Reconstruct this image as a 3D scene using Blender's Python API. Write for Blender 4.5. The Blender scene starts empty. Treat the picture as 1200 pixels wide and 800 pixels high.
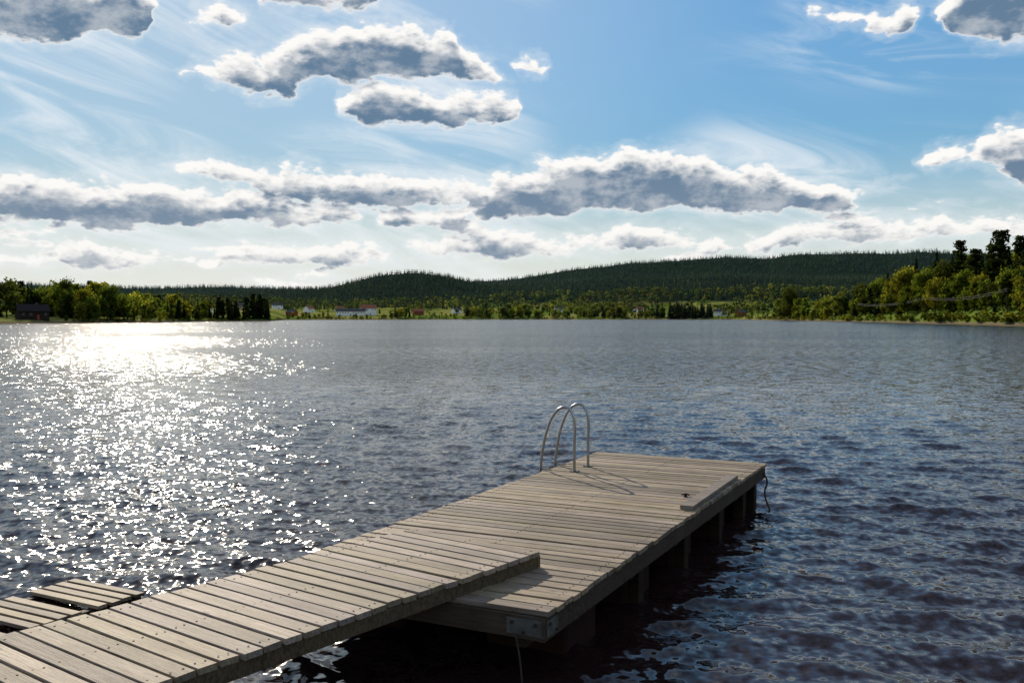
import bpy, math, random
import numpy as np
from mathutils import Vector, Matrix
random.seed(7); rng=np.random.default_rng(11)
SC=bpy.context.scene
F=1100.0; CAMZ=2.3; WD=0.5
PITCH=math.atan(28/F)
SUN_AZ=math.radians(-21.5); SUN_EL=math.radians(25.5)

def px2ae(px,py):
    a=(400-py)/F; b=(px-600)/F
    dx=b; dy=math.cos(PITCH)+a*math.sin(PITCH); dz=-math.sin(PITCH)+a*math.cos(PITCH)
    return math.atan2(dx,dy), math.atan2(dz,math.hypot(dx,dy))

# ------------------------------------------------------------ node helpers
class NT:
    def __init__(s,nt): s.nt=nt
    def n(s,t,**kw):
        nd=s.nt.nodes.new(t)
        for k,v in kw.items(): setattr(nd,k,v)
        return nd
    def l(s,a,b): s.nt.links.new(a,b)
    def _in(s,sock,v):
        if isinstance(v,bpy.types.NodeSocket): s.l(v,sock)
        elif v is not None: sock.default_value=v
    def m(s,op,a,b=None,c=None,clamp=False):
        nd=s.n('ShaderNodeMath',operation=op); nd.use_clamp=clamp
        s._in(nd.inputs[0],a); s._in(nd.inputs[1],b); s._in(nd.inputs[2],c)
        return nd.outputs[0]
    def v(s,op,a,b=None,c=None,out=0):
        nd=s.n('ShaderNodeVectorMath',operation=op)
        s._in(nd.inputs[0],a); s._in(nd.inputs[1],b); s._in(nd.inputs[2],c)
        return nd.outputs[out]
    def ss(s,x,a,b,o0=0.0,o1=1.0,typ='SMOOTHSTEP'):
        nd=s.n('ShaderNodeMapRange',interpolation_type=typ)
        s._in(nd.inputs[0],x); nd.inputs[1].default_value=a; nd.inputs[2].default_value=b
        nd.inputs[3].default_value=o0; nd.inputs[4].default_value=o1
        return nd.outputs[0]
    def mix(s,f,a,b,blend='MIX'):
        nd=s.n('ShaderNodeMix',data_type='RGBA',blend_type=blend)
        s._in(nd.inputs[0],f)
        for sock,v in ((nd.inputs[6],a),(nd.inputs[7],b)):
            if isinstance(v,(tuple,list)) and len(v)==3: v=(*v,1)
            s._in(sock,v)
        return nd.outputs[2]
    def noise(s,vec,scale,detail=4,rough=.5,dim='3D',dist=0.0,w=None):
        nd=s.n('ShaderNodeTexNoise',noise_dimensions=dim)
        if vec is not None: s.l(vec,nd.inputs['Vector'])
        nd.inputs['Scale'].default_value=scale; nd.inputs['Detail'].default_value=detail
        nd.inputs['Roughness'].default_value=rough; nd.inputs['Distortion'].default_value=dist
        return nd

def newmat(name):
    m=bpy.data.materials.new(name); m.use_nodes=True
    t=NT(m.node_tree); b=m.node_tree.nodes['Principled BSDF']
    return m,t,b

# ------------------------------------------------------------ world
S=Vector((math.sin(SUN_AZ)*math.cos(SUN_EL),math.cos(SUN_AZ)*math.cos(SUN_EL),math.sin(SUN_EL)))
W=bpy.data.worlds.new("World"); SC.world=W; W.use_nodes=True
nt=W.node_tree; nt.nodes.clear(); T=NT(nt)
STR=0.1
# cloud banks: upper and lower outline (azimuth given through the survey px, converted to az/el)
rows=[
 [(-300,85,55),(200,95,70),(215,76,92),(245,70,93),(270,66,104),(300,60,112),(330,52,114),(350,42,106),(380,30,100),(420,26,98),(450,34,96),(480,28,94),(512,26,92),(540,50,92),(565,66,92),(592,78,90),(600,95,70),(606,70,88),(622,66,90),(640,72,86),(648,95,70),(1055,200,175),(1065,178,196),(1090,178,198),(1130,174,196),(1150,156,202),(1180,148,210),(1240,142,212),(1330,160,200),(1350,200,170),(1500,200,170)],
 [(-300,135,110),(380,135,110),(390,108,125),(410,98,140),(445,95,149),(490,98,152),(545,104,154),(580,106,150),(600,112,138),(612,135,110),(1500,135,110)],
 [(-300,200,262),(-120,208,255),(0,204,262),(60,204,266),(130,206,268),(200,208,269),(260,216,267),(330,230,268),(395,236,267),(418,246,258),(428,258,240),(446,250,258),(458,240,266),(500,236,270),(535,240,268),(548,226,252),(580,208,262),(620,195,257),(660,182,252),(700,175,250),(740,172,248),(800,178,248),(860,187,251),(900,193,253),(950,204,257),(985,214,253),(1003,232,246),(1016,255,225),(1500,255,225)],
 [(-300,262,278),(0,258,278),(100,262,277),(150,266,274),(175,275,255),(205,215,195),(222,196,208),(270,192,218),(330,194,234),(400,199,242),(470,203,245),(530,207,242),(575,214,236),(592,240,210),(1500,240,210)],
 [(-300,286,306),(-60,290,306),(0,294,308),(30,287,313),(90,282,315),(150,287,314),(210,294,311),(240,308,297),(260,294,310),(330,284,313),(400,285,311),(455,292,306),(474,302,286),(492,277,302),(540,270,306),(600,268,306),(660,274,302),(682,274,298),(740,264,303),(800,268,301),(850,278,295),(880,275,292),(910,266,292),(950,257,291),(1000,253,290),(1060,258,287),(1100,257,284),(1150,252,280),(1200,252,280),(1350,258,280),(1500,262,280)],
 [(-300,-30,40),(0,-40,44),(60,-40,52),(110,-30,50),(150,-30,46),(172,-10,22),(186,30,0),(215,30,10),(228,10,33),(255,4,39),(284,13,30),(296,30,5),(312,-30,10),(360,-30,16),(440,-30,9),(460,5,-30),(935,25,0),(950,8,22),(1000,10,30),(1035,10,38),(1065,0,32),(1092,25,5),(1106,0,24),(1120,-20,40),(1155,-40,54),(1200,-40,50),(1300,-30,30),(1350,20,-10),(1500,20,-10)],
]
AZ0=px2ae(-300,372)[0]; AZ1=px2ae(1500,372)[0]; ELM=.45
grp=bpy.data.node_groups.new("cloud_density",'ShaderNodeTree')
grp.interface.new_socket("P",in_out='INPUT',socket_type='NodeSocketVector')
grp.interface.new_socket("D",in_out='OUTPUT',socket_type='NodeSocketFloat')
G=NT(grp); gi=G.n('NodeGroupInput'); go=G.n('NodeGroupOutput')
P=gi.outputs[0]
wn=G.noise(P,16,3,.55,'2D')
Pw=G.v('MULTIPLY_ADD',G.v('SUBTRACT',wn.outputs['Color'],(.5,.5,.5)),(.06,.022,0),P)
sx=G.n('ShaderNodeSeparateXYZ'); G.l(Pw,sx.inputs[0]); elw=sx.outputs[1]
tt=G.m('MULTIPLY_ADD',sx.outputs[0],1/(AZ1-AZ0),-AZ0/(AZ1-AZ0),clamp=True)
ct=G.n('ShaderNodeCombineXYZ'); [G.l(tt,ct.inputs[k]) for k in range(3)]
cur=None
for row in rows:
    rc=G.n('ShaderNodeRGBCurve'); mp=rc.mapping; mp.use_clip=False
    for ch in (0,1):
        cv=mp.curves[ch]; pts=[((px2ae(p[0],372)[0]-AZ0)/(AZ1-AZ0), max(0,px2ae(p[0],p[1+ch])[1])/ELM) for p in row]
        cv.points[0].location=pts[0]; cv.points[1].location=pts[-1]
        for q in pts[1:-1]: cv.points.new(*q)
        for q in cv.points: q.handle_type='AUTO_CLAMPED'
    mp.update(); G.l(ct.outputs[0],rc.inputs['Color'])
    sr=G.n('ShaderNodeSeparateColor'); G.l(rc.outputs[0],sr.inputs[0])
    up=G.m('MULTIPLY_ADD',sr.outputs[0],ELM,G.m('MULTIPLY',elw,-1.0)); dn=G.m('MULTIPLY_ADD',sr.outputs[1],-ELM,elw)
    f=G.m('MINIMUM',up,G.m('MULTIPLY',dn,1.5))
    cur=f if cur is None else G.m('MAXIMUM',cur,f)
cur=G.m('MINIMUM',G.m('MULTIPLY',cur,1/.015),1.6)
Pn=G.v('MULTIPLY',P,(1,1.9,1))
big=G.noise(Pn,2.6,2,.5,'2D')
rest=G.ss(big.outputs[0],.52,.72,-.7,.8,'LINEAR')
sepP=G.n('ShaderNodeSeparateXYZ'); G.l(P,sepP.inputs[0])
outm=G.m('MAXIMUM',G.ss(G.m('ABSOLUTE',sepP.outputs[0]),.62,.8),G.ss(sepP.outputs[1],.42,.56))
rest=G.m('ADD',rest,G.ss(outm,0,1,-2,0,'LINEAR'))
cur=G.m('MAXIMUM',cur,rest)
lowp=G.noise(G.v('MULTIPLY',P,(7,30,1)),1.0,2,.5,'2D')
lw=G.m('MULTIPLY_ADD',G.ss(lowp.outputs[0],.48,.70,-.9,.6,'LINEAR'),1.0,G.ss(sepP.outputs[1],.10,.16,0,-1.5))
cur=G.m('MAXIMUM',cur,lw)
fb=G.noise(Pn,18,7,.6,'2D')
vo=G.n('ShaderNodeTexVoronoi',voronoi_dimensions='2D'); vo.feature='F1'; vo.inputs['Scale'].default_value=58; vo.inputs['Detail'].default_value=1.5; vo.inputs['Roughness'].default_value=.6
G.l(G.v('MULTIPLY_ADD',fb.outputs['Color'],(.03,.03,.0),Pn),vo.inputs['Vector'])
nz=G.m('MULTIPLY_ADD',G.m('SUBTRACT',fb.outputs[0],.5),2.7,G.m('MULTIPLY_ADD',vo.outputs['Distance'],-.4,.20))
D=G.m('ADD',cur,nz)
G.l(D,go.inputs[0])

tc=T.n('ShaderNodeTexCoord'); sp=T.n('ShaderNodeSeparateXYZ'); T.l(tc.outputs['Generated'],sp.inputs[0])
X,Y,Z=sp.outputs
az=T.m('ARCTAN2',X,Y); hyp=T.m('SQRT',T.m('ADD',T.m('MULTIPLY',X,X),T.m('MULTIPLY',Y,Y)))
el=T.m('ARCTAN2',Z,hyp)
cp=T.n('ShaderNodeCombineXYZ'); T.l(az,cp.inputs[0]); T.l(el,cp.inputs[1])
def dens(off):
    g=T.n('ShaderNodeGroup'); g.node_tree=grp
    T.l(T.v('ADD',cp.outputs[0],off),g.inputs[0]); return g.outputs[0]
d0=dens((0,0,0)); d1=dens((-.003,.009,0))
sky=T.n('ShaderNodeTexSky',sky_type='NISHITA'); sky.sun_disc=False
sky.sun_elevation=SUN_EL; sky.sun_rotation=SUN_AZ; sky.air_density=1.0; sky.dust_density=.15; sky.ozone_density=2.5
base=T.mix(1.0,sky.outputs[0],(.80,1.14,1.24),'MULTIPLY')
bw=T.n('ShaderNodeRGBToBW'); T.l(base,bw.inputs[0])
den=T.m('ADD',1.0,T.m('MULTIPLY',T.m('MAXIMUM',T.m('SUBTRACT',bw.outputs[0],3.2),0.0),.16))
base=T.v('SCALE',base); T.l(T.m('DIVIDE',1.0,den),base.node.inputs['Scale'])
sd=T.v('DOT_PRODUCT',tc.outputs['Generated'],tuple(S),out=1)
base=T.mix(T.ss(sd,.80,1.0,0,.22),base,(8.6,9.0,9.3))
rot=T.n('ShaderNodeVectorRotate',rotation_type='Z_AXIS'); T.l(cp.outputs[0],rot.inputs['Vector']); rot.inputs['Angle'].default_value=math.radians(14)
ci=T.noise(T.v('MULTIPLY',rot.outputs[0],(2.2,13,1)),1.9,6,.62,'2D',dist=.6)
cm=T.noise(T.v('MULTIPLY',cp.outputs[0],(1.4,2.6,1)),2.3,1,.5,'2D')
cir=T.m('MULTIPLY',T.ss(ci.outputs[0],.38,.76),T.ss(cm.outputs[0],.30,.58))
hz=T.ss(el,-.01,.19,1,0)
hcol=(8.7,8.5,7.9)
base=T.mix(T.m('MULTIPLY',hz,.90),base,hcol)
base=T.mix(T.m('MULTIPLY',cir,.72),base,(8.4,8.9,9.3))
base=T.mix(T.ss(d0,-.9,.25,0,.30),base,(8.8,9.1,9.3))
alpha=T.ss(d0,.0,.40)
shade=T.m('MULTIPLY',T.ss(d1,-.1,1.15),T.ss(d0,.02,.60))
mott=T.noise(T.v('MULTIPLY',cp.outputs[0],(1,1.8,1)),26,5,.60,'2D')
shade=T.m('MULTIPLY',shade,T.ss(mott.outputs[0],.28,.62,.66,1.0))
ccol=T.mix(shade,(9.9,9.7,9.4),(1.3,2.15,3.25))
ccol=T.mix(T.m('MULTIPLY',hz,.22),ccol,hcol)
col=T.mix(alpha,base,ccol)
bg=T.n('ShaderNodeBackground'); bg.inputs[1].default_value=STR; T.l(col,bg.inputs[0])
wo=T.n('ShaderNodeOutputWorld'); T.l(bg.outputs[0],wo.inputs[0])
W.cycles.sampling_method='MANUAL'; W.cycles.sample_map_resolution=512

# sun
sl=bpy.data.lights.new("sun",'SUN'); sl.energy=4.8; sl.angle=math.radians(.5); sl.color=(1,.88,.70)
so=bpy.data.objects.new("sun",sl); SC.collection.objects.link(so); so.rotation_euler=S.to_track_quat('Z','Y').to_euler()

# camera
cd=bpy.data.cameras.new("camera"); cam=bpy.data.objects.new("camera",cd); SC.collection.objects.link(cam)
cd.sensor_width=36; cd.lens=36*F/1200; cd.clip_start=.05; cd.clip_end=30000
cam.location=(0,0,CAMZ); cam.rotation_euler=(math.pi/2-PITCH,0,0); SC.camera=cam
SC.view_settings.view_transform='Standard'; SC.view_settings.look='None'; SC.view_settings.exposure=0

def link(o,parent=None):
    SC.collection.objects.link(o)
    if parent: o.parent=parent
    return o
def empty(name,loc=(0,0,0),rz=0,parent=None):
    e=bpy.data.objects.new(name,None); e.empty_display_size=.2; e.location=loc; e.rotation_euler=(0,0,rz); return link(e,parent)
def npmesh(name,V,Fc,mats,cols=None,matidx=None,smooth=False,attr='tint'):
    me=bpy.data.meshes.new(name); V=np.asarray(V,np.float32); Fc=np.asarray(Fc,np.int32)
    m,k=Fc.shape
    me.vertices.add(len(V)); me.vertices.foreach_set('co',V.ravel())
    me.loops.add(m*k); me.loops.foreach_set('vertex_index',Fc.ravel())
    me.polygons.add(m); me.polygons.foreach_set('loop_start',np.arange(0,m*k,k,dtype=np.int32))
    try: me.polygons.foreach_set('loop_total',np.full(m,k,np.int32))
    except Exception: pass
    if matidx is not None: me.polygons.foreach_set('material_index',np.asarray(matidx,np.int32))
    me.polygons.foreach_set('use_smooth',np.full(m,smooth,bool))
    for mt in mats: me.materials.append(mt)
    if cols is not None:
        a=me.attributes.new(attr,'FLOAT_COLOR','POINT'); a.data.foreach_set('color',np.asarray(cols,np.float32).ravel())
    me.update(calc_edges=True)
    return me

# ------------------------------------------------------------ terrain
def interp_px(pts,ymode=True):
    a=np.array([px2ae(p[0],372)[0] for p in pts]); v=np.array([p[1] for p in pts],float); return a,v
Ra,Rv=interp_px([(-2400,330),(-900,340),(-300,380),(0,430),(120,470),(200,520),(245,590),(312,640),(322,700),(335,930),(500,1100),(830,1120),(880,1000),(903,820),(920,760),(1000,560),(1100,410),(1200,330),(1400,260),(3000,240)])
def Rsh(a):
    a=np.asarray(a); r=np.interp(a,Ra,Rv)
    back=np.clip((np.abs(a)-math.radians(75))/math.radians(40),0,1); back=back*back*(3-2*back)
    r=np.exp(np.log(r)*(1-back)+math.log(11)*back)
    wob=1+.012*np.sin(a*90)+.008*np.sin(a*217+1)+.005*np.sin(a*530)
    return r*wob
def ridge(pts,tree):
    a=np.array([px2ae(*p)[0] for p in pts]); t=np.array([math.tan(px2ae(*p)[1]) for p in pts]); return a,t,tree
ridges=[ (5600,1500,ridge([(-600,330),(-200,326),(0,330),(60,334),(180,337),(390,337),(500,331),(600,327),(640,322),(700,312),(740,306),(780,304),(850,301),(900,303),(930,299),(1000,297),(1040,298),(1080,294),(1140,297),(1200,293),(1500,300),(1900,320)],16)),
 (3000,700,ridge([(-600,350),(0,348),(150,347),(300,342),(380,336),(410,329),(440,322),(475,318),(495,318),(520,322),(545,327),(575,333),(640,331),(700,327),(760,326),(850,322),(950,325),(1050,322),(1200,326),(1500,340)],13)),
 (1950,300,ridge([(-600,356),(0,352),(200,349),(340,351),(450,353),(520,349),(600,346),(700,344),(760,339),(800,341),(900,337),(1000,339),(1200,340),(1500,350)],12)) ]
def vnoise(x,y,s):
    return (np.sin(x/s+1.3*np.sin(y/s*.7))+np.sin(y/s*1.13+1.7*np.sin(x/s*.6+2))+.6*np.sin((x+y)/s*1.9+1)+.4*np.sin((x-y)/s*2.7))/3
def ground(a,r):
    a=np.asarray(a,float); r=np.asarray(r,float)
    R=Rsh(a); s=r-R; x=r*np.sin(a); y=r*np.cos(a)
    front=np.clip((math.radians(80)-np.abs(a))/.5,0,1)
    h=np.where(s<0,np.maximum(s*.12,-4),1.2*(1-np.exp(-np.maximum(s,0)/6))+np.maximum(s,0)*.006)
    h=h+np.where(s>0,1,0)*np.minimum(np.maximum(s,0)/150,1)*2.2*vnoise(x,y,70)
    c=np.exp(-((a-.0)/.30)**2); h=h+np.clip(s,0,620)*.026*c
    rk=np.clip((a-px2ae(960,372)[0])/.14,0,1); h=h+rk*13*np.clip(s/90,0,1)**.8
    for rr,w,(ra,rt,tr) in ridges:
        rj=rr*(1+.04*np.sin(a*9+rr))
        H=np.interp(a,ra,rt)*rj+CAMZ-tr
        H=H*(front)+5
        g=np.where(r<rj,np.exp(-((r-rj)/w)**2),1.0)
        h=np.maximum(h,H*g+(3*vnoise(x,y,160)+rr*.0022*vnoise(x+90,y,rr*.045))*g)
    return h
fa=np.radians(np.arange(-42,42,.1)); ba=np.radians(np.arange(42,318,1.5))
A=np.concatenate([fa,ba]); A=np.where(A>math.pi,A-2*math.pi,A)
Sj=np.concatenate([[-60,-25,-10,-4,-1.5,-.5,.3,1,2,4,7,11,16,23,32,44,60],np.geomspace(80,9000,90)])
AA,SS=np.meshgrid(A,Sj,indexing='ij')
RR=np.maximum(Rsh(AA)+SS,.5); HH=ground(AA,RR)
V=np.stack([RR*np.sin(AA),RR*np.cos(AA),HH],-1).reshape(-1,3)
na,ns=AA.shape
i=np.arange(na)[:,None]; j=np.arange(ns-1)[None,:]; i2=(i+1)%na
Q=np.stack([i*ns+j,i*ns+j+1,i2*ns+j+1,i2*ns+j],-1).reshape(-1,4)
m,t,b=newmat("ground_grass"); geo=t.n('ShaderNodeNewGeometry'); pos=geo.outputs['Position']
vr=t.n('ShaderNodeTexVoronoi'); t.l(t.v('MULTIPLY',pos,(1,.55,0)),vr.inputs['Vector']); vr.inputs['Scale'].default_value=.012
sc=t.n('ShaderNodeSeparateColor'); t.l(vr.outputs['Color'],sc.inputs[0])
c1=t.mix(t.ss(sc.outputs[0],.3,.7),(.12,.18,.025),(.34,.30,.09))
n1=t.noise(pos,.05,4,.6); c1=t.mix(t.ss(n1.outputs[0],.35,.7),c1,(.12,.155,.035))
n2=t.noise(pos,.8,3,.6); c1=t.mix(t.ss(n2.outputs[0],.3,.7,.0,.4),c1,(.05,.07,.02))
sz=t.n('ShaderNodeSeparateXYZ'); t.l(pos,sz.inputs[0])
c1=t.mix(t.ss(t.m('ADD',sz.outputs[2],t.m('MULTIPLY',n1.outputs[0],16)),34,42),c1,(.016,.028,.020))
c1=t.mix(t.ss(sz.outputs[2],.9,.5),c1,(.16,.13,.08))
t.l(c1,b.inputs['Base Color']); b.inputs['Roughness'].default_value=1; b.inputs['Specular IOR Level'].default_value=0
link(bpy.data.objects.new("ground_terrain",npmesh("ground_terrain",V,Q,[m],smooth=True)))

# ------------------------------------------------------------ water
rs=[.6,1.2,1.8,2.4,2.8,3.1,3.3]
while rs[-1]<110: rs.append(rs[-1]+min(max(.022,rs[-1]**2/2530*.85),3.0))
rs=np.concatenate([rs,np.geomspace(rs[-1]*1.04,9500,60)])
fa=np.radians(np.arange(-36,36,.09)); ba=np.radians(np.arange(36,324,1.5))
A=np.concatenate([fa,ba]); A=np.where(A>math.pi,A-2*math.pi,A)
AA,RR=np.meshgrid(A,rs,indexing='ij'); dr=np.gradient(rs)[None,:]
Xw=RR*np.sin(AA); Yw=RR*np.cos(AA); Zw=np.zeros_like(Xw)
NW=70
lam=np.geomspace(.15,3.4,NW)*rng.uniform(.94,1.06,NW)
wt=np.exp(-((np.log(lam)-math.log(.55))/.8)**2); tgt=.128
sl_=wt*tgt*math.sqrt(2)/math.sqrt((wt**2).sum())
wd=math.radians(200)
gust=1+.38*vnoise(Xw,Yw,5.5)+.25*vnoise(Xw+40,Yw*1.4,1.7)
front=(np.abs(AA)<math.radians(36.2))
dX=np.zeros_like(Xw); dY=np.zeros_like(Xw)
for k in range(NW):
    th=wd+rng.normal(0,.6); kk=2*math.pi/lam[k]; kx=kk*math.sin(th); ky=kk*math.cos(th)
    att=np.clip((lam[k]/np.maximum(dr,RR*.00157)-2.0)/2.0,0,1)
    ph=kx*Xw+ky*Yw+rng.uniform(0,6.28); a=sl_[k]/kk
    Zw+=a*att*np.sin(ph); c=np.cos(ph)*a*att*.8
    dX+=c*math.sin(th); dY+=c*math.cos(th)
Zw*=gust*front; dX*=front; dY*=front
Xw=Xw+dX*gust; Yw=Yw+dY*gust
V=np.stack([Xw,Yw,Zw],-1).reshape(-1,3)
na,ns=AA.shape
i=np.arange(na)[:,None]; j=np.arange(ns-1)[None,:]; i2=(i+1)%na
Q=np.stack([i*ns+j,i*ns+j+1,i2*ns+j+1,i2*ns+j],-1).reshape(-1,4)
fd=np.clip((RR-9)/35,0,1); fd=np.where(front,fd,1.0)
cols=np.stack([fd,fd,fd,np.ones_like(fd)],-1).reshape(-1,4)
m,t,b=newmat("lake_water")
gg=t.n('ShaderNodeNewGeometry'); pos=gg.outputs['Position']; nrm=gg.outputs['Normal']
at=t.n('ShaderNodeAttribute',attribute_name='fade'); fdo=at.outputs['Fac']
nA=t.noise(pos,9,1,.55,'2D'); nB=t.noise(t.v('MULTIPLY',pos,(.8,1.25,0)),2.1,3,.6,'2D'); nC=t.noise(t.v('MULTIPLY',pos,(.35,1.2,0)),.045,3,.6,'2D')
gst=t.ss(nC.outputs[0],.3,.7,.66,1.34)
sA=t.v('SCALE',t.v('SUBTRACT',nA.outputs['Color'],(.5,.5,.5))); t.l(t.m('MULTIPLY_ADD',fdo,-.14,.56),sA.node.inputs['Scale'])
sB=t.v('SCALE',t.v('SUBTRACT',nB.outputs['Color'],(.5,.5,.5)))
t.l(t.m('MULTIPLY_ADD',fdo,.62,.15),sB.node.inputs['Scale'])
s_=t.v('SCALE',t.v('ADD',sA,sB)); t.l(gst,s_.node.inputs['Scale'])
nn=t.v('NORMALIZE',t.v('ADD',nrm,t.v('MULTIPLY',s_,(1.2,1,0))))
t.l(nn,b.inputs['Normal'])
b.inputs['Base Color'].default_value=(.020,.010,.010,1); t.l(t.ss(fdo,0,1,.085,.115),b.inputs['Roughness']); b.inputs['IOR'].default_value=1.333
wme=npmesh("lake_water",V,Q,[m],cols,smooth=True,attr='fade')
link(bpy.data.objects.new("lake_water",wme))

# ------------------------------------------------------------ trees
def leaf_tris(c,size,rg,up=.3):
    n=len(c); d=rg.normal(size=(n,3)); d/=np.linalg.norm(d,axis=1)[:,None]
    e=np.cross(d,rg.normal(size=(n,3))); e/=np.linalg.norm(e,axis=1)[:,None]+1e-9
    s=size*rg.uniform(.6,1.4,n)[:,None]
    v=np.stack([c+d*s*.75,c-d*s*.45+e*s*.6,c-d*s*.35-e*s*.65],1)
    return v.reshape(-1,3)
def conifer(rg,levels,per,R=.17):
    out=[];col=[]
    for L in range(levels):
        t_=L/levels; z=.08+.9*t_+rg.uniform(-.01,.01)
        rad=R*(1-t_)**.85*(1+.12*rg.normal())
        n=max(3,int(per*(1-.5*t_)))
        for k in range(n):
            a=rg.uniform(0,6.283); rr=rad*rg.uniform(.6,1.15); w=rg.uniform(.35,.6)
            zz=z-rr*rg.uniform(.25,.6)
            p0=(0,0,z+.35*rad+.02); p1=(rr*math.cos(a-w),rr*math.sin(a-w),zz-.01); p2=(rr*math.cos(a+w)*.9,rr*math.sin(a+w)*.9,zz+rg.uniform(-.01,.01))
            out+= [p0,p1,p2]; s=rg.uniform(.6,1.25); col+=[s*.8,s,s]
    out+=[(0.03,0,0),(-.02,.02,0),(0,0,.9)]; col+=[.6]*3
    out+=[(0,.02,.85),(.012,-.01,.85),(0,0,1.0)]; col+=[1]*3
    return np.array(out),np.array(col)
def decid(rg,lobes,per,R=.3,ls=.06,trunk=.2):
    pts=[];sh=[]
    for k in range(lobes):
        a=rg.uniform(0,6.283); q=rg.uniform(0,1)**.6*R*.72; z=rg.uniform(trunk+.10,.86)
        q*=math.sin(math.pi*min(1,(z-trunk+.12)/(1.08-trunk)))**.6
        lr=rg.uniform(.09,.17)
        cx,cy=q*math.cos(a),q*math.sin(a)
        d=rg.normal(size=(per,3)); d/=np.linalg.norm(d,axis=1)[:,None]; rad=lr*rg.uniform(.35,1.15,per)[:,None]
        p=d*rad*np.array([1,1,.8])+np.array([cx,cy,z]); pts.append(p)
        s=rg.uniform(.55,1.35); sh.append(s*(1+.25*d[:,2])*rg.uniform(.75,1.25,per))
    pts=np.concatenate(pts); sh=np.concatenate(sh); pts[:,2]=np.clip(pts[:,2],.06,1)
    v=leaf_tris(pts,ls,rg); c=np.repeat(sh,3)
    tr=[]
    for k in range(3):
        a=k*2.1; tr+=[(.022*math.cos(a),.022*math.sin(a),0),(.022*math.cos(a+2.1),.022*math.sin(a+2.1),0),(0,0,.75)]
    for k in range(4):
        a=rg.uniform(0,6.28); z0=rg.uniform(trunk,.5); tr+=[(0,0,z0),(0,0,z0+.03),(R*.6*math.cos(a),R*.6*math.sin(a),z0+.25)]
    return np.concatenate([v,np.array(tr)]),np.concatenate([c,np.full(len(tr),.45)])
def pine(rg,n=9,per=60):
    pts=[];sh=[]
    for k in range(n):
        z=.22+.74*((k+rg.uniform(0,1))/n); a=rg.uniform(0,6.28); q=rg.uniform(.3,1)*(1.02-z)**.7*.17
        d=rg.normal(size=(per,3)); d/=np.linalg.norm(d,axis=1)[:,None]
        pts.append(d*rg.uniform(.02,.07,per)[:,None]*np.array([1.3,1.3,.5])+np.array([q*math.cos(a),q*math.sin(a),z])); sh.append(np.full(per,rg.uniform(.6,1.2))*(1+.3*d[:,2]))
    pts=np.concatenate(pts); v=leaf_tris(pts,.03,rg); c=np.repeat(np.concatenate(sh),3)
    tr=[]
    for k in range(3):
        a=k*2.1; tr+=[(.014*math.cos(a),.014*math.sin(a),0),(.014*math.cos(a+2.1),.014*math.sin(a+2.1),0),(0,0,.95)]
    return np.concatenate([v,np.array(tr)]),np.concatenate([c,np.full(len(tr),.6)])
rg=np.random.default_rng(5)
LIB={'cf':[conifer(rg,7,4,.2) for _ in range(6)],'cm':[conifer(rg,16,9,.17) for _ in range(6)],'ch':[conifer(rg,34,16,.16) for _ in range(4)],
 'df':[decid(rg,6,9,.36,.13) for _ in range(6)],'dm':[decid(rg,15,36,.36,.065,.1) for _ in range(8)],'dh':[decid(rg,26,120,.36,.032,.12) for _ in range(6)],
 'bush':[decid(rg,8,20,.7,.12,.02) for _ in range(4)],'pine':[pine(rg,26,60) for _ in range(5)],'cc':[conifer(rg,3,3,.26) for _ in range(5)]}
CON=(.018,.031,.014); DEC=(.078,.112,.018); DEC2=(.14,.152,.022); OLV=(.05,.066,.017)
def foliage(name,transl):
    m=bpy.data.materials.new(name); m.use_nodes=True; t=NT(m.node_tree); t.nt.nodes.clear()
    at=t.n('ShaderNodeAttribute',attribute_name='tint')
    d=t.n('ShaderNodeBsdfDiffuse'); tr=t.n('ShaderNodeBsdfTranslucent'); mx=t.n('ShaderNodeMixShader'); mx.inputs[0].default_value=transl
    t.l(at.outputs['Color'],d.inputs[0]); t.l(t.mix(1.0,at.outputs['Color'],(1.6,1.4,.65),'MULTIPLY'),tr.inputs[0])
    t.l(d.outputs[0],mx.inputs[1]); t.l(tr.outputs[0],mx.inputs[2])
    o=t.n('ShaderNodeOutputMaterial'); t.l(mx.outputs[0],o.inputs[0]); return m
MFOL=foliage("foliage",.46)
def haze_tint(r): return .85*(1-math.exp(-max(0,r-700)/4200))
class Mass:
    def __init__(s): s.V=[];s.C=[]
    def add(s,kind,a,r,h,col,wid=1.0,dz=0):
        v,c=random.choice(LIB[kind]); th=random.uniform(0,6.28); cs,sn=math.cos(th),math.sin(th)
        z0=float(ground(a,r))-.2+dz; X0=r*math.sin(a); Y0=r*math.cos(a)
        x=v[:,0]*cs-v[:,1]*sn; y=v[:,0]*sn+v[:,1]*cs
        s.V.append(np.stack([x*h*wid+X0,y*h*wid+Y0,v[:,2]*h+z0],-1))
        hz=haze_tint(r); j=random.uniform(.65,1.35)*(1+.35*float(vnoise(X0,Y0,.035*r)))
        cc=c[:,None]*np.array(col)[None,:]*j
        cc=cc*(1-hz)+np.array((.062,.115,.185))*hz  # bluish aerial haze painted into the tree's vertex colour, stronger with distance
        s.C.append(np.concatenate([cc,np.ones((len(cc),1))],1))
    def make(s,name):
        V=np.concatenate(s.V); C=np.concatenate(s.C)
        return link(bpy.data.objects.new(name,npmesh(name,V,np.arange(len(V)).reshape(-1,3),[MFOL],C)))
def paz(px): return px2ae(px,372)[0]
def pick(frac_con):
    if random.random()<frac_con: return 'c',CON
    return 'd',random.choice([DEC,DEC,DEC2,OLV])
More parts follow.
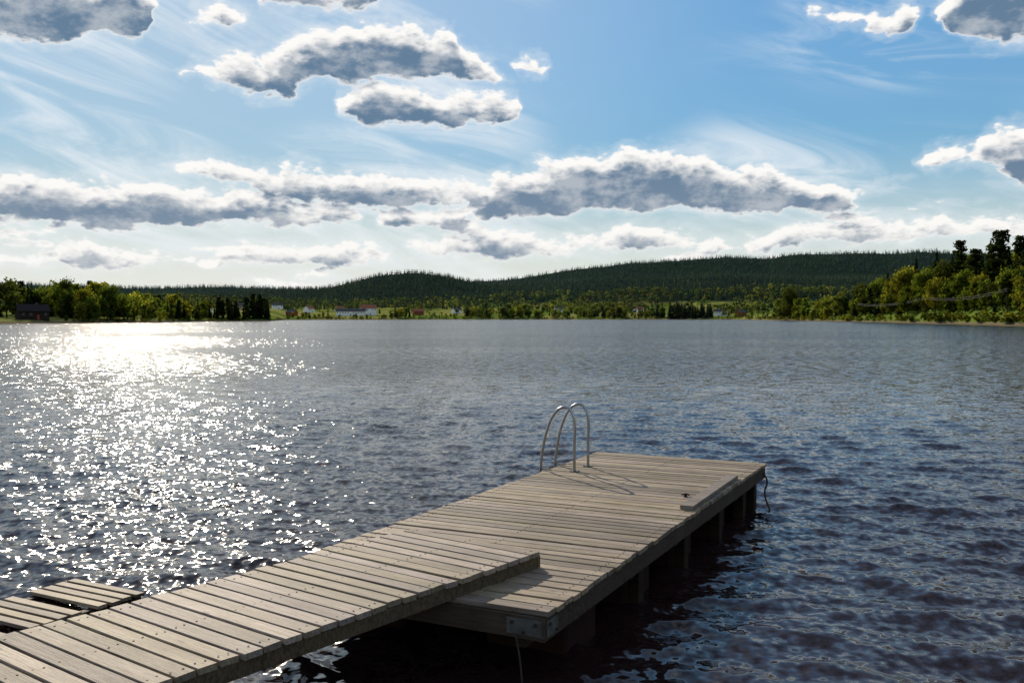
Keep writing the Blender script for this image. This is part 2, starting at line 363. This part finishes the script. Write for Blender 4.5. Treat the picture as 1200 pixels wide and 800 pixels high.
def ground_vec_add(mass,kind,n,p0,p1,r0,r1,h0,h1,fc,pw=1.0,wid=1.15,thr=-9):
    for _ in range(n):
        a=paz(random.uniform(p0,p1)); r=r0+(r1-r0)*random.random()**pw
        nv=float(vnoise(r*math.sin(a)+300,r*math.cos(a),.03*r))
        if nv<thr: continue
        f2=fc-.35*max(0,nv) if fc<.95 else fc-.12*max(0,nv)
        k,c=pick(f2); kd=kind if isinstance(kind,str) else kind[0 if k=='c' else 1]
        mass.add(kd,a,r,random.uniform(h0,h1),c,wid if k=='c' else .9)
M=Mass()
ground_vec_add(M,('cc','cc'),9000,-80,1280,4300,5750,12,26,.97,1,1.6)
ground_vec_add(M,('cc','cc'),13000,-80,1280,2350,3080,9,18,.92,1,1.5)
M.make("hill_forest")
M=Mass()
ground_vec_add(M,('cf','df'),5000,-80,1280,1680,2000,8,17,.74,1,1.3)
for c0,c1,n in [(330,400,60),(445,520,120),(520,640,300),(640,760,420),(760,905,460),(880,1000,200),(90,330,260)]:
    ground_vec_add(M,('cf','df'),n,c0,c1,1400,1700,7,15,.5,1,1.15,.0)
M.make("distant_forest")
M=Mass()
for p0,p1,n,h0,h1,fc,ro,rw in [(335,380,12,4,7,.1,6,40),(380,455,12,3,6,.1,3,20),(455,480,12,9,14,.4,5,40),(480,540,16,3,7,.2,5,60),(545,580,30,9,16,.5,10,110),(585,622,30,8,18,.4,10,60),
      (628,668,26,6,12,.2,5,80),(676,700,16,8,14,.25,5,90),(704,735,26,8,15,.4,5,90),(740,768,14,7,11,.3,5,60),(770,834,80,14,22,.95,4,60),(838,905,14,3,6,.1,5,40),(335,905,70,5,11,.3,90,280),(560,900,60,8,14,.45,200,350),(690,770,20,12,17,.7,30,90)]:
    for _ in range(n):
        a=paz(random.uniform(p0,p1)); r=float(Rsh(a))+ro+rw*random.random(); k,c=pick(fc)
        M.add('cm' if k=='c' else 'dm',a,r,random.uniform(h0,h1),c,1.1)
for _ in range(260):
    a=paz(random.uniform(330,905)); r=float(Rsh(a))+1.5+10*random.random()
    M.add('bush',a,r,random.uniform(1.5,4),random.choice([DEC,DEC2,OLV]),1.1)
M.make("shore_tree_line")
M=Mass()
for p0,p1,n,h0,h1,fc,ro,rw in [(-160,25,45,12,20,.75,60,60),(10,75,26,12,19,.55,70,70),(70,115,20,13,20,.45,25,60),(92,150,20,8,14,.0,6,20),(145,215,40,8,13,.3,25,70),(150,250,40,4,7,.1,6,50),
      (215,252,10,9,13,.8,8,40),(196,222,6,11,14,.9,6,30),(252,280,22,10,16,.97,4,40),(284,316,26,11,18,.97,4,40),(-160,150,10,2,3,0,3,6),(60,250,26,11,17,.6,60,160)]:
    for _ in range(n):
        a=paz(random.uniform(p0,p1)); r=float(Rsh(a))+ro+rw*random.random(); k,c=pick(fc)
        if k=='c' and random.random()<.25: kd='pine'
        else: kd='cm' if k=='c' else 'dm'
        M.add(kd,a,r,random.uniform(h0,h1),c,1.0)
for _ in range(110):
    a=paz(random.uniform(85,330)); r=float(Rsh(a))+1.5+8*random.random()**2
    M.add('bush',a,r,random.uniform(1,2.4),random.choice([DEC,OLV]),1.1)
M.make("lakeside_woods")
M=Mass()
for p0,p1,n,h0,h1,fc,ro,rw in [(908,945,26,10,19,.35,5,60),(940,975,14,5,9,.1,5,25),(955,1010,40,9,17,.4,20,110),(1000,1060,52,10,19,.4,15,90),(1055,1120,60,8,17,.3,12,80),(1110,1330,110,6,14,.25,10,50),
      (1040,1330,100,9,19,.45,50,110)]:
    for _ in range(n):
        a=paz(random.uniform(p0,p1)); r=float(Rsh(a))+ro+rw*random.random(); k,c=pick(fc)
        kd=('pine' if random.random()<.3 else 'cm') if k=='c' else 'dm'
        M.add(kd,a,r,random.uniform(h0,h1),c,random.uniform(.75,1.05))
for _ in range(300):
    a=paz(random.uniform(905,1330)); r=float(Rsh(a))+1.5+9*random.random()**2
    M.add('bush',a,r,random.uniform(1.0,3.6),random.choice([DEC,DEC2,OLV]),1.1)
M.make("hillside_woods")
heromesh={}
def hero(kind,name,px,ro,toppy,col,wid=1.0):
    a=paz(px); r=float(Rsh(a))+ro; z0=float(ground(a,r))-.2
    _,e=px2ae(px,toppy); h=math.tan(e)*r+CAMZ-z0
    idx=random.randrange(len(LIB[kind])); key=(kind,idx,col)
    if key not in heromesh:
        v,c=LIB[kind][idx]; cc=np.concatenate([c[:,None]*np.array(col)[None,:],np.ones((len(c),1))],1)
        heromesh[key]=npmesh(name,v,np.arange(len(v)).reshape(-1,3),[MFOL],cc)
    o=bpy.data.objects.new(name,heromesh[key]); o.location=(r*math.sin(a),r*math.cos(a),z0); o.rotation_euler=(0,0,random.uniform(0,6.28)); o.scale=(h*wid,h*wid,h); link(o)
for px,ro,ty,w in [(1160,45,278,1.3),(1182,52,288,1.2),(1150,60,292,1.1),(1097,60,288,1.1),(1073,70,298,1.1),(1115,55,296,1.1),(1040,70,314,1.1)]: hero('ch',"spruce_tree",px,ro,ty,CON,w)
for px,ro,ty,w in [(1124,48,281,1.0),(1170,42,269,1.3),(1196,40,274,1.2),(1142,50,290,1.3),(1210,30,282,1.5)]: hero('pine',"pine_tree",px,ro,ty,(.020,.032,.013),w)
for px,ro,ty,w,c in [(1060,30,308,.9,DEC2),(1085,35,310,.9,DEC),(1108,30,300,.85,OLV),(1130,25,312,1,DEC),(1150,22,316,1,DEC2),(1185,18,310,1,DEC),(1030,30,322,.9,DEC),(1010,30,330,.9,OLV),(926,12,333,.9,OLV),(1200,16,320,1.1,DEC2),(1096,20,322,.9,DEC2),(1045,22,326,.9,DEC2)]: hero('dh',"birch_tree",px,ro,ty,c,w)
for px,ro,ty,w,c in [(100,12,336,1.1,DEC2),(128,10,330,1.1,DEC),(78,35,322,.9,DEC)]: hero('dh',"birch_tree",px,ro,ty,c,w)

# ------------------------------------------------------------ buildings
def flat(name,col,rough=.8,metal=0,ns=3,amt=.25,spec=.4):
    m,t,b=newmat(name); tcx=t.n('ShaderNodeTexCoord'); n=t.noise(tcx.outputs['Object'],ns,5,.6)
    c=t.mix(t.ss(n.outputs[0],.3,.7,0,amt),col,tuple(x*.45 for x in col)); t.l(c,b.inputs['Base Color'])
    b.inputs['Roughness'].default_value=rough; b.inputs['Metallic'].default_value=metal; b.inputs['Specular IOR Level'].default_value=spec; return m
MW=flat("white_paint",(.82,.81,.77)); MRd=flat("red_paint",(.30,.05,.03)); MDk=flat("dark_boards",(.035,.022,.018),.9,0,3,.3,.1); MYe=flat("ochre_paint",(.45,.33,.14))
MRf=flat("slate_roof",(.09,.09,.095),.9,0,3,.3,.1); MRt=flat("tile_roof",(.32,.13,.08),.9,0,3,.3,.1); MGl=flat("window_glass",(.03,.04,.05),.1); MBR=flat("barn_roof",(.035,.03,.03),.95,0,3,.3,.05)
def box(name,c,s,mat,parent,rz=0,bev=0):
    x,y,z=[q/2 for q in s]
    V=[(sx*x,sy*y,sz*z) for sx in(-1,1) for sy in(-1,1) for sz in(-1,1)]
    Q=[(0,1,3,2),(4,6,7,5),(0,4,5,1),(2,3,7,6),(0,2,6,4),(1,5,7,3)]
    me=bpy.data.meshes.new(name); me.from_pydata(V,[],Q); me.materials.append(mat)
    o=bpy.data.objects.new(name,me); o.location=c; o.rotation_euler=(0,0,rz); link(o,parent)
    if bev: md=o.modifiers.new('b','BEVEL'); md.width=bev; md.segments=2
    return o
def house(name,px,r,rz,w,l,h,rh,mw,mr,a=None):
    a=paz(px); z=float(ground(a,r)); e=empty(name,(r*math.sin(a),r*math.cos(a),z-.6),rz-a)
    h+=.6
    V=[(-w/2,-l/2,0),(w/2,-l/2,0),(w/2,l/2,0),(-w/2,l/2,0),(-w/2,-l/2,h),(w/2,-l/2,h),(w/2,l/2,h),(-w/2,l/2,h),(-w/2,0,h+rh),(w/2,0,h+rh)]
    Q=[(0,1,5,4),(2,3,7,6),(1,2,6,9,5),(3,0,4,8,7)]
    me=bpy.data.meshes.new("walls"); me.from_pydata(V,[],Q); me.materials.append(mw); link(bpy.data.objects.new("walls",me),e)
    ov=.5; sl_=rh/(l/2); zo=h-ov*sl_+.12; V=[]
    for dz in (0,.22): V+=[(-w/2-ov,-l/2-ov,zo+dz),(w/2+ov,-l/2-ov,zo+dz),(w/2+ov,0,h+rh+.12+dz),(-w/2-ov,0,h+rh+.12+dz),(w/2+ov,l/2+ov,zo+dz),(-w/2-ov,l/2+ov,zo+dz)]
    Q=[(0,3,2,1),(3,5,4,2),(6,7,8,9),(9,8,10,11),(0,1,7,6),(5,11,10,4),(1,2,8,7),(2,4,10,8),(0,6,9,3),(3,9,11,5)]
    me=bpy.data.meshes.new("roof"); me.from_pydata(V,[],Q); me.materials.append(mr); link(bpy.data.objects.new("roof",me),e)
    n=max(2,int(w/3))
    for k in range(n):
        xx=-w/2+w*(k+.5)/n
        if k==n//2: box("door",(xx,-l/2-.03,1.65),(1,.08,2.1),MDk if mw is not MDk else MRd,e)
        else: box("window",(xx,-l/2-.03,h-1.5),(1.2,.08,1.2),MGl,e)
    box("gable_window",(w/2+.03,0,h-.8),(.08,1.2,1.2),MGl,e)
    box("chimney",(w*.15,.3,h+rh+.3),(.7,.7,1.4),MRf,e)
house("dark_barn",38,float(Rsh(paz(38)))+16,.25,12,7,3.8,2.6,MDk,MBR)
hs=[(412,1120,-.2,34,10,5,3,MW,MRf),(432,1150,.1,18,10,8,4,MW,MRt),(362,1250,.9,12,9,5,3,MW,MRt),(342,1100,-.7,11,8,4,3,MRd,MRf),
 (490,1240,.3,13,8,5,3,MRd,MRt),(325,1330,.1,14,9,5,3,MW,MRf),(398,1420,.5,13,9,5,3,MW,MRt),(468,1450,.9,13,9,5,3,MYe,MRf),(535,1380,.6,13,9,5,3,MW,MRf),(592,1360,-.4,12,8,5,3,MRd,MRf),
 (655,1330,.2,12,9,5,3,MW,MRf),(748,1420,.4,14,9,6,3,MW,MRt),(845,1290,-.1,18,9,6,3,MW,MRf),(868,1180,.8,12,8,5,3,MRd,MRf),(240,900,.7,12,9,5,3,MW,MRt),(283,1050,.1,12,9,5,3,MYe,MRf)]
for q in hs: house("farmhouse",*q)

# ------------------------------------------------------------ wood
def wood(name,c1,c2,dark,green=0.0,spec=.3):
    m,t,b=newmat(name); tcx=t.n('ShaderNodeTexCoord'); at=t.n('ShaderNodeAttribute',attribute_name='tint')
    sc=t.n('ShaderNodeSeparateColor'); t.l(at.outputs['Color'],sc.inputs[0])
    off=t.v('SCALE',at.outputs['Color']); off.node.inputs['Scale'].default_value=23
    p=t.v('ADD',tcx.outputs['Object'],off)
    g=t.noise(t.v('MULTIPLY',p,(2.2,60,30)),1.0,7,.62,dist=.35)
    g2=t.noise(t.v('MULTIPLY',p,(9,170,60)),1.0,3,.6)
    bl=t.noise(t.v('MULTIPLY',p,(1.3,2.2,2)),1.3,5,.6)
    c=t.mix(t.ss(g.outputs[0],.32,.68),c2,c1)
    c=t.mix(t.ss(g2.outputs[0],.54,.70,0,.75),c,tuple(x*.3 for x in c2))
    c=t.mix(t.ss(bl.outputs[0],.42,.70,0,dark),c,(.12,.088,.058))
    if green: 
        gr=t.noise(t.v('MULTIPLY',tcx.outputs['Object'],(1,1,1)),1.6,6,.7); c=t.mix(t.ss(gr.outputs[0],.46,.66,0,green),c,(.15,.125,.06))
    kn=t.n('ShaderNodeTexVoronoi'); t.l(t.v('MULTIPLY',p,(2.6,8,8)),kn.inputs['Vector']); kn.inputs['Scale'].default_value=1
    c=t.mix(t.ss(kn.outputs['Distance'],.05,.13,.8,0),c,(.06,.04,.028))
    val=t.ss(sc.outputs[0],0,1,.55,1.22,'LINEAR')
    vc=t.n('ShaderNodeCombineXYZ'); t.l(val,vc.inputs[0]); t.l(t.m('MULTIPLY',val,.985),vc.inputs[1]); t.l(t.m('MULTIPLY',val,t.ss(sc.outputs[1],0,1,.84,1.12,'LINEAR')),vc.inputs[2])
    c=t.mix(1.0,c,vc.outputs[0],'MULTIPLY')
    t.l(c,b.inputs['Base Color']); b.inputs['Roughness'].default_value=.68
    b.inputs['Specular IOR Level'].default_value=spec
    bp=t.n('ShaderNodeBump'); bp.inputs['Strength'].default_value=.9; bp.inputs['Distance'].default_value=.004
    t.l(t.m('ADD',g.outputs[0],t.m('MULTIPLY',g2.outputs[0],.6)),bp.inputs['Height']); t.l(bp.outputs[0],b.inputs['Normal'])
    return m
WG=wood("weathered_gangway_wood",(.41,.335,.26),(.22,.165,.12),.55)
WP=wood("weathered_deck_wood",(.42,.335,.245),(.225,.162,.108),.55,.5)
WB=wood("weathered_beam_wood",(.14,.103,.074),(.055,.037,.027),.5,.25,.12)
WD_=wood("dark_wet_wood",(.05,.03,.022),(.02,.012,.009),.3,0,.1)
MST=flat("galvanised_steel",(.14,.135,.125),.65,.2,14,.8,.2); MSS=flat("stainless_tube",(.42,.42,.42),.28,1.0,5,.2); MNA=flat("rusty_screw",(.05,.03,.022),.7,.3); MRP=flat("rope",(.07,.06,.045),.9,0,60,.6,.1); MPO=flat("pontoon_plastic",(.03,.012,.009),.8,0,4,.5,.1)
MWR=flat("dark_wire",(.2,.2,.2),.6)
class MB:
    def __init__(s): s.V=[];s.F=[];s.C=[]
    def beam(s,c,L,w,h,ax='x',ch=.004,rz=0,ry=0,rx=0,seg=1,warp=0):
        tint=(random.random(),random.random(),random.random(),1)
        sec=[(-w/2+ch,-h/2),(w/2-ch,-h/2),(w/2,-h/2+ch),(w/2,h/2-ch),(w/2-ch,h/2),(-w/2+ch,h/2),(-w/2,h/2-ch),(-w/2,-h/2+ch)]
        M=Matrix.Translation(c)@Matrix.Rotation(rz+(math.pi/2 if ax=='y' else 0),4,'Z')@Matrix.Rotation(ry,4,'Y')@Matrix.Rotation(rx,4,'X')
        b0=len(s.V)
        for k in range(seg+1):
            x=-L/2+L*k/seg; dy=warp*math.sin(k*1.7+tint[0]*9)
            for (y,z) in sec: s.V.append(tuple(M@Vector((x,y+dy,z)))); s.C.append(tint)
        for k in range(seg):
            for q in range(8):
                a=b0+k*8+q; bb=b0+k*8+(q+1)%8; s.F.append((a,a+8,bb+8,bb))
        s.F.append(tuple(b0+q for q in range(8))); s.F.append(tuple(b0+seg*8+7-q for q in range(8)))
    def disc(s,c,r=.006,n=7,h=.002):
        b0=len(s.V)
        for zz in(0,h):
            for k in range(n): s.V.append((c[0]+r*math.cos(6.283*k/n),c[1]+r*math.sin(6.283*k/n),c[2]+zz)); s.C.append((0,0,0,1))
        s.F.append(tuple(b0+n+k for k in range(n)))
        for k in range(n): s.F.append((b0+k,b0+(k+1)%n,b0+n+(k+1)%n,b0+n+k))
    def make(s,name,mat,parent):
        me=bpy.data.meshes.new(name); me.from_pydata(s.V,[],s.F); me.materials.append(mat)
        a=me.attributes.new('tint','FLOAT_COLOR','POINT'); a.data.foreach_set('color',np.array(s.C,np.float32).ravel()); me.update()
        return link(bpy.data.objects.new(name,me),parent)
def tube(name,pts,r,mat,parent,cyc=False):
    cu=bpy.data.curves.new(name,'CURVE'); cu.dimensions='3D'; cu.bevel_depth=r; cu.bevel_resolution=4; cu.resolution_u=10; cu.use_fill_caps=True
    sp_=cu.splines.new('BEZIER'); sp_.bezier_points.add(len(pts)-1)
    for q,pp in zip(sp_.bezier_points,pts): q.co=pp; q.handle_left_type=q.handle_right_type='AUTO'
    cu.materials.append(mat); return link(bpy.data.objects.new(name,cu),parent)

# platform
TH=math.radians(-26.45); PW=2.2; PL=6.6; t_=.034
dock=empty("floating_dock",(.207,5.69,WD),TH)
pl=MB(); scw=MB(); pitch=.129; n=int(PL/pitch)
for k in range(n):
    y=pitch*(k+.5)+.004
    pl.beam((-PW/2+random.gauss(0,.004),y,-t_/2+random.gauss(0,.0020)),PW+.03+random.gauss(0,.010),.1135+random.gauss(0,.002),t_,rz=random.gauss(0,.0024),rx=random.gauss(0,.02),ry=random.gauss(0,.0008),seg=6,warp=.001)
    for x in (-.07,-PW/2,-PW+.07):
        for dy in(-.028,.028): scw.disc((x+random.gauss(0,.006),y+dy+random.gauss(0,.004),.0005))
pl.make("deck_planks",WP,dock); scw.make("deck_screws",MNA,dock)
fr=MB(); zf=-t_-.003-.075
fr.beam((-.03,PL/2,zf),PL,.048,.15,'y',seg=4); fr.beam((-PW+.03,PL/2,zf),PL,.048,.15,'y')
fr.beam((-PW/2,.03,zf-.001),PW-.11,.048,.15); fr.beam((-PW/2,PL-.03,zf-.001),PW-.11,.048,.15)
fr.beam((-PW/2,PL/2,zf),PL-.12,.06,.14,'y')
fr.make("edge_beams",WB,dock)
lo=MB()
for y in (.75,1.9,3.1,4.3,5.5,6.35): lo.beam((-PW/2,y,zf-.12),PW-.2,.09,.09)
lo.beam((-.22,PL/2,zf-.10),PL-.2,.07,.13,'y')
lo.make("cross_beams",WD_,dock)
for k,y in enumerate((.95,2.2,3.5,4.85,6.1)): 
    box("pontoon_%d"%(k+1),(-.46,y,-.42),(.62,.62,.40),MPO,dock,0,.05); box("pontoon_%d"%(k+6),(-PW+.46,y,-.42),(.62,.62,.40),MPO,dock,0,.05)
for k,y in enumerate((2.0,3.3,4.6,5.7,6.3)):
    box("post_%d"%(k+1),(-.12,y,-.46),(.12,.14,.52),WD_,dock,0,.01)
box("corner_plate_end",(-.15,.002,zf+.0),(.24,.006,.10),MST,dock,0,.002)
box("corner_plate_side",(-.002,.10,zf+.0),(.006,.16,.10),MST,dock,0,.002)
def bolt(c,ax,parent):
    me=bpy.data.meshes.new("bolt"); V=[];n=6
    for h_ in(0,.014):
        for k in range(n):
            a=6.283*k/n; p=(.010*math.cos(a),.010*math.sin(a))
            V.append((c[0]+p[0],c[1]-h_,c[2]+p[1]) if ax=='y' else (c[0]+h_,c[1]+p[0],c[2]+p[1]))
    me.from_pydata(V,[],[tuple(range(n)),tuple(n+n-1-k for k in range(n))]+[(k,(k+1)%n,n+(k+1)%n,n+k) for k in range(n)]); me.materials.append(MNA)
    link(bpy.data.objects.new("bolt",me),parent)
for x,z in((-.23,.025),(-.15,-.03),(-.07,.025)): bolt((x,-.001,zf+z),'y',dock)
for y,z in((.05,.03),(.15,-.03)): bolt((.001,y,zf+z),'x',dock)
eb=MB(); eb.beam((-.095,4.33,.022),1.9,.13,.038,'y',rz=.012); eb.make("fender_board",WG,dock)
tube("mooring_rope",[(-.2,-.01,zf-.05),(-.16,-.03,-.32),(-.12,-.05,-.62),(-.05,-.09,-.9)],.006,MRP,dock)
tube("mooring_chain",[(.0,PL-.12,zf),(.05,PL-.16,-.2),(.03,PL-.2,-.33),(.12,PL-.3,-.55)],.011,MRP,dock)
cl=empty("mooring_cleat",(0,0,0),0,dock)
tube("horn",[(-.31,3.98,.022),(-.27,3.99,.032),(-.23,4.0,.022)],.008,MNA,cl)
box("foot",(-.27,3.99,.012),(.03,.03,.024),MNA,cl,0,.006)
lad=empty("swim_ladder",(.207,5.69,WD),TH)
prof=[(-1.87,.004),(-1.87,.30),(-1.87,.58),(-1.895,.68),(-1.96,.745),(-2.04,.74),(-2.13,.66),(-2.21,.50),(-2.27,.27),(-2.305,0),(-2.32,-.4),(-2.32,-1.1)]
for k,u in enumerate((4.93,5.36)):
    tube("handrail_%d"%(k+1),[(x,u,z) for x,z in prof],.017,MSS,lad)
    box("flange_%d"%(k+1),(-1.87,u,.006),(.10,.08,.008),MST,lad,0,.002)
    box("edge_bracket_%d"%(k+1),(-2.24,u,.006),(.13,.05,.008),MST,lad,0,.002)
for k in range(4): tube("rung_%d"%(k+1),[(-2.32,4.93,-.25-.25*k),(-2.32,5.36,-.25-.25*k)],.016,MSS,lad)

# gangway
TG=math.radians(-37.0); GW=1.22; GL=13.0; GH=.145
gw=empty("wooden_gangway",(.196,6.72,WD+GH-.025),TG)
pl=MB(); scw=MB(); n=int(GL/pitch)
for k in range(n):
    y=-pitch*(k+.5)
    pl.beam((-GW/2+random.gauss(0,.004),y,-t_/2+random.gauss(0,.0018)),GW+.02+random.gauss(0,.010),.1135+random.gauss(0,.002),t_,rz=random.gauss(0,.004),rx=random.gauss(0,.02),ry=random.gauss(0,.001),seg=5,warp=.001)
    for x in (-.06,-GW/2,-GW+.06):
        for dy in(-.028,.028): scw.disc((x+random.gauss(0,.006),y+dy+random.gauss(0,.004),.0005))
pl.make("deck_planks",WG,gw); scw.make("deck_screws",MNA,gw)
fr=MB(); zg=-t_-.003-.045
for x in(-.03,-GW/2,-GW+.03): fr.beam((x,-GL/2+.02,zg),GL,.05,.09 if x!=-GW/2 else .085,'y',seg=8)
fr.make("stringers",WB,gw)

# low slatted raft
rf=empty("slatted_raft",(-3.0,7.62,.05),math.radians(-28.5))
pl=MB()
for k in range(30):
    if k%5==4: continue
    pl.beam((-.42+random.gauss(0,.006),-.105*(k+.5)*1.1,0),.84+random.gauss(0,.01),.085,.028,rz=random.gauss(0,.006),rx=random.gauss(0,.02),seg=3)
pl.make("slats",WP,rf)
fr=MB(); [fr.beam((x,-1.75,-.058),3.5,.07,.08,'y') for x in(-.08,-.76)]; fr.make("runners",WD_,rf)
# utility line on the right shore
ul=empty("utility_line"); pts=[]
for px,ro in((1005,8),(1085,8),(1180,10)):
    a=paz(px); r=float(Rsh(a))+ro; z=float(ground(a,r)); p=Vector((r*math.sin(a),r*math.cos(a),z)); pts.append(p+Vector((0,0,8.6)))
    tube("pole",[p,p+Vector((0,0,4.5)),p+Vector((0,0,9))],.13,MDk,ul)
for dz in(0,-.7):
    w=[]
    for a_,b_ in zip(pts[:-1],pts[1:]):
        for k in range(6): q=k/6; w.append(a_.lerp(b_,q)+Vector((0,0,dz-4*q*(1-q)*1.6)))
    w.append(pts[-1]+Vector((0,0,dz))); tube("wire",w,.028,MWR,ul)
print("verts water",len(wme.vertices))
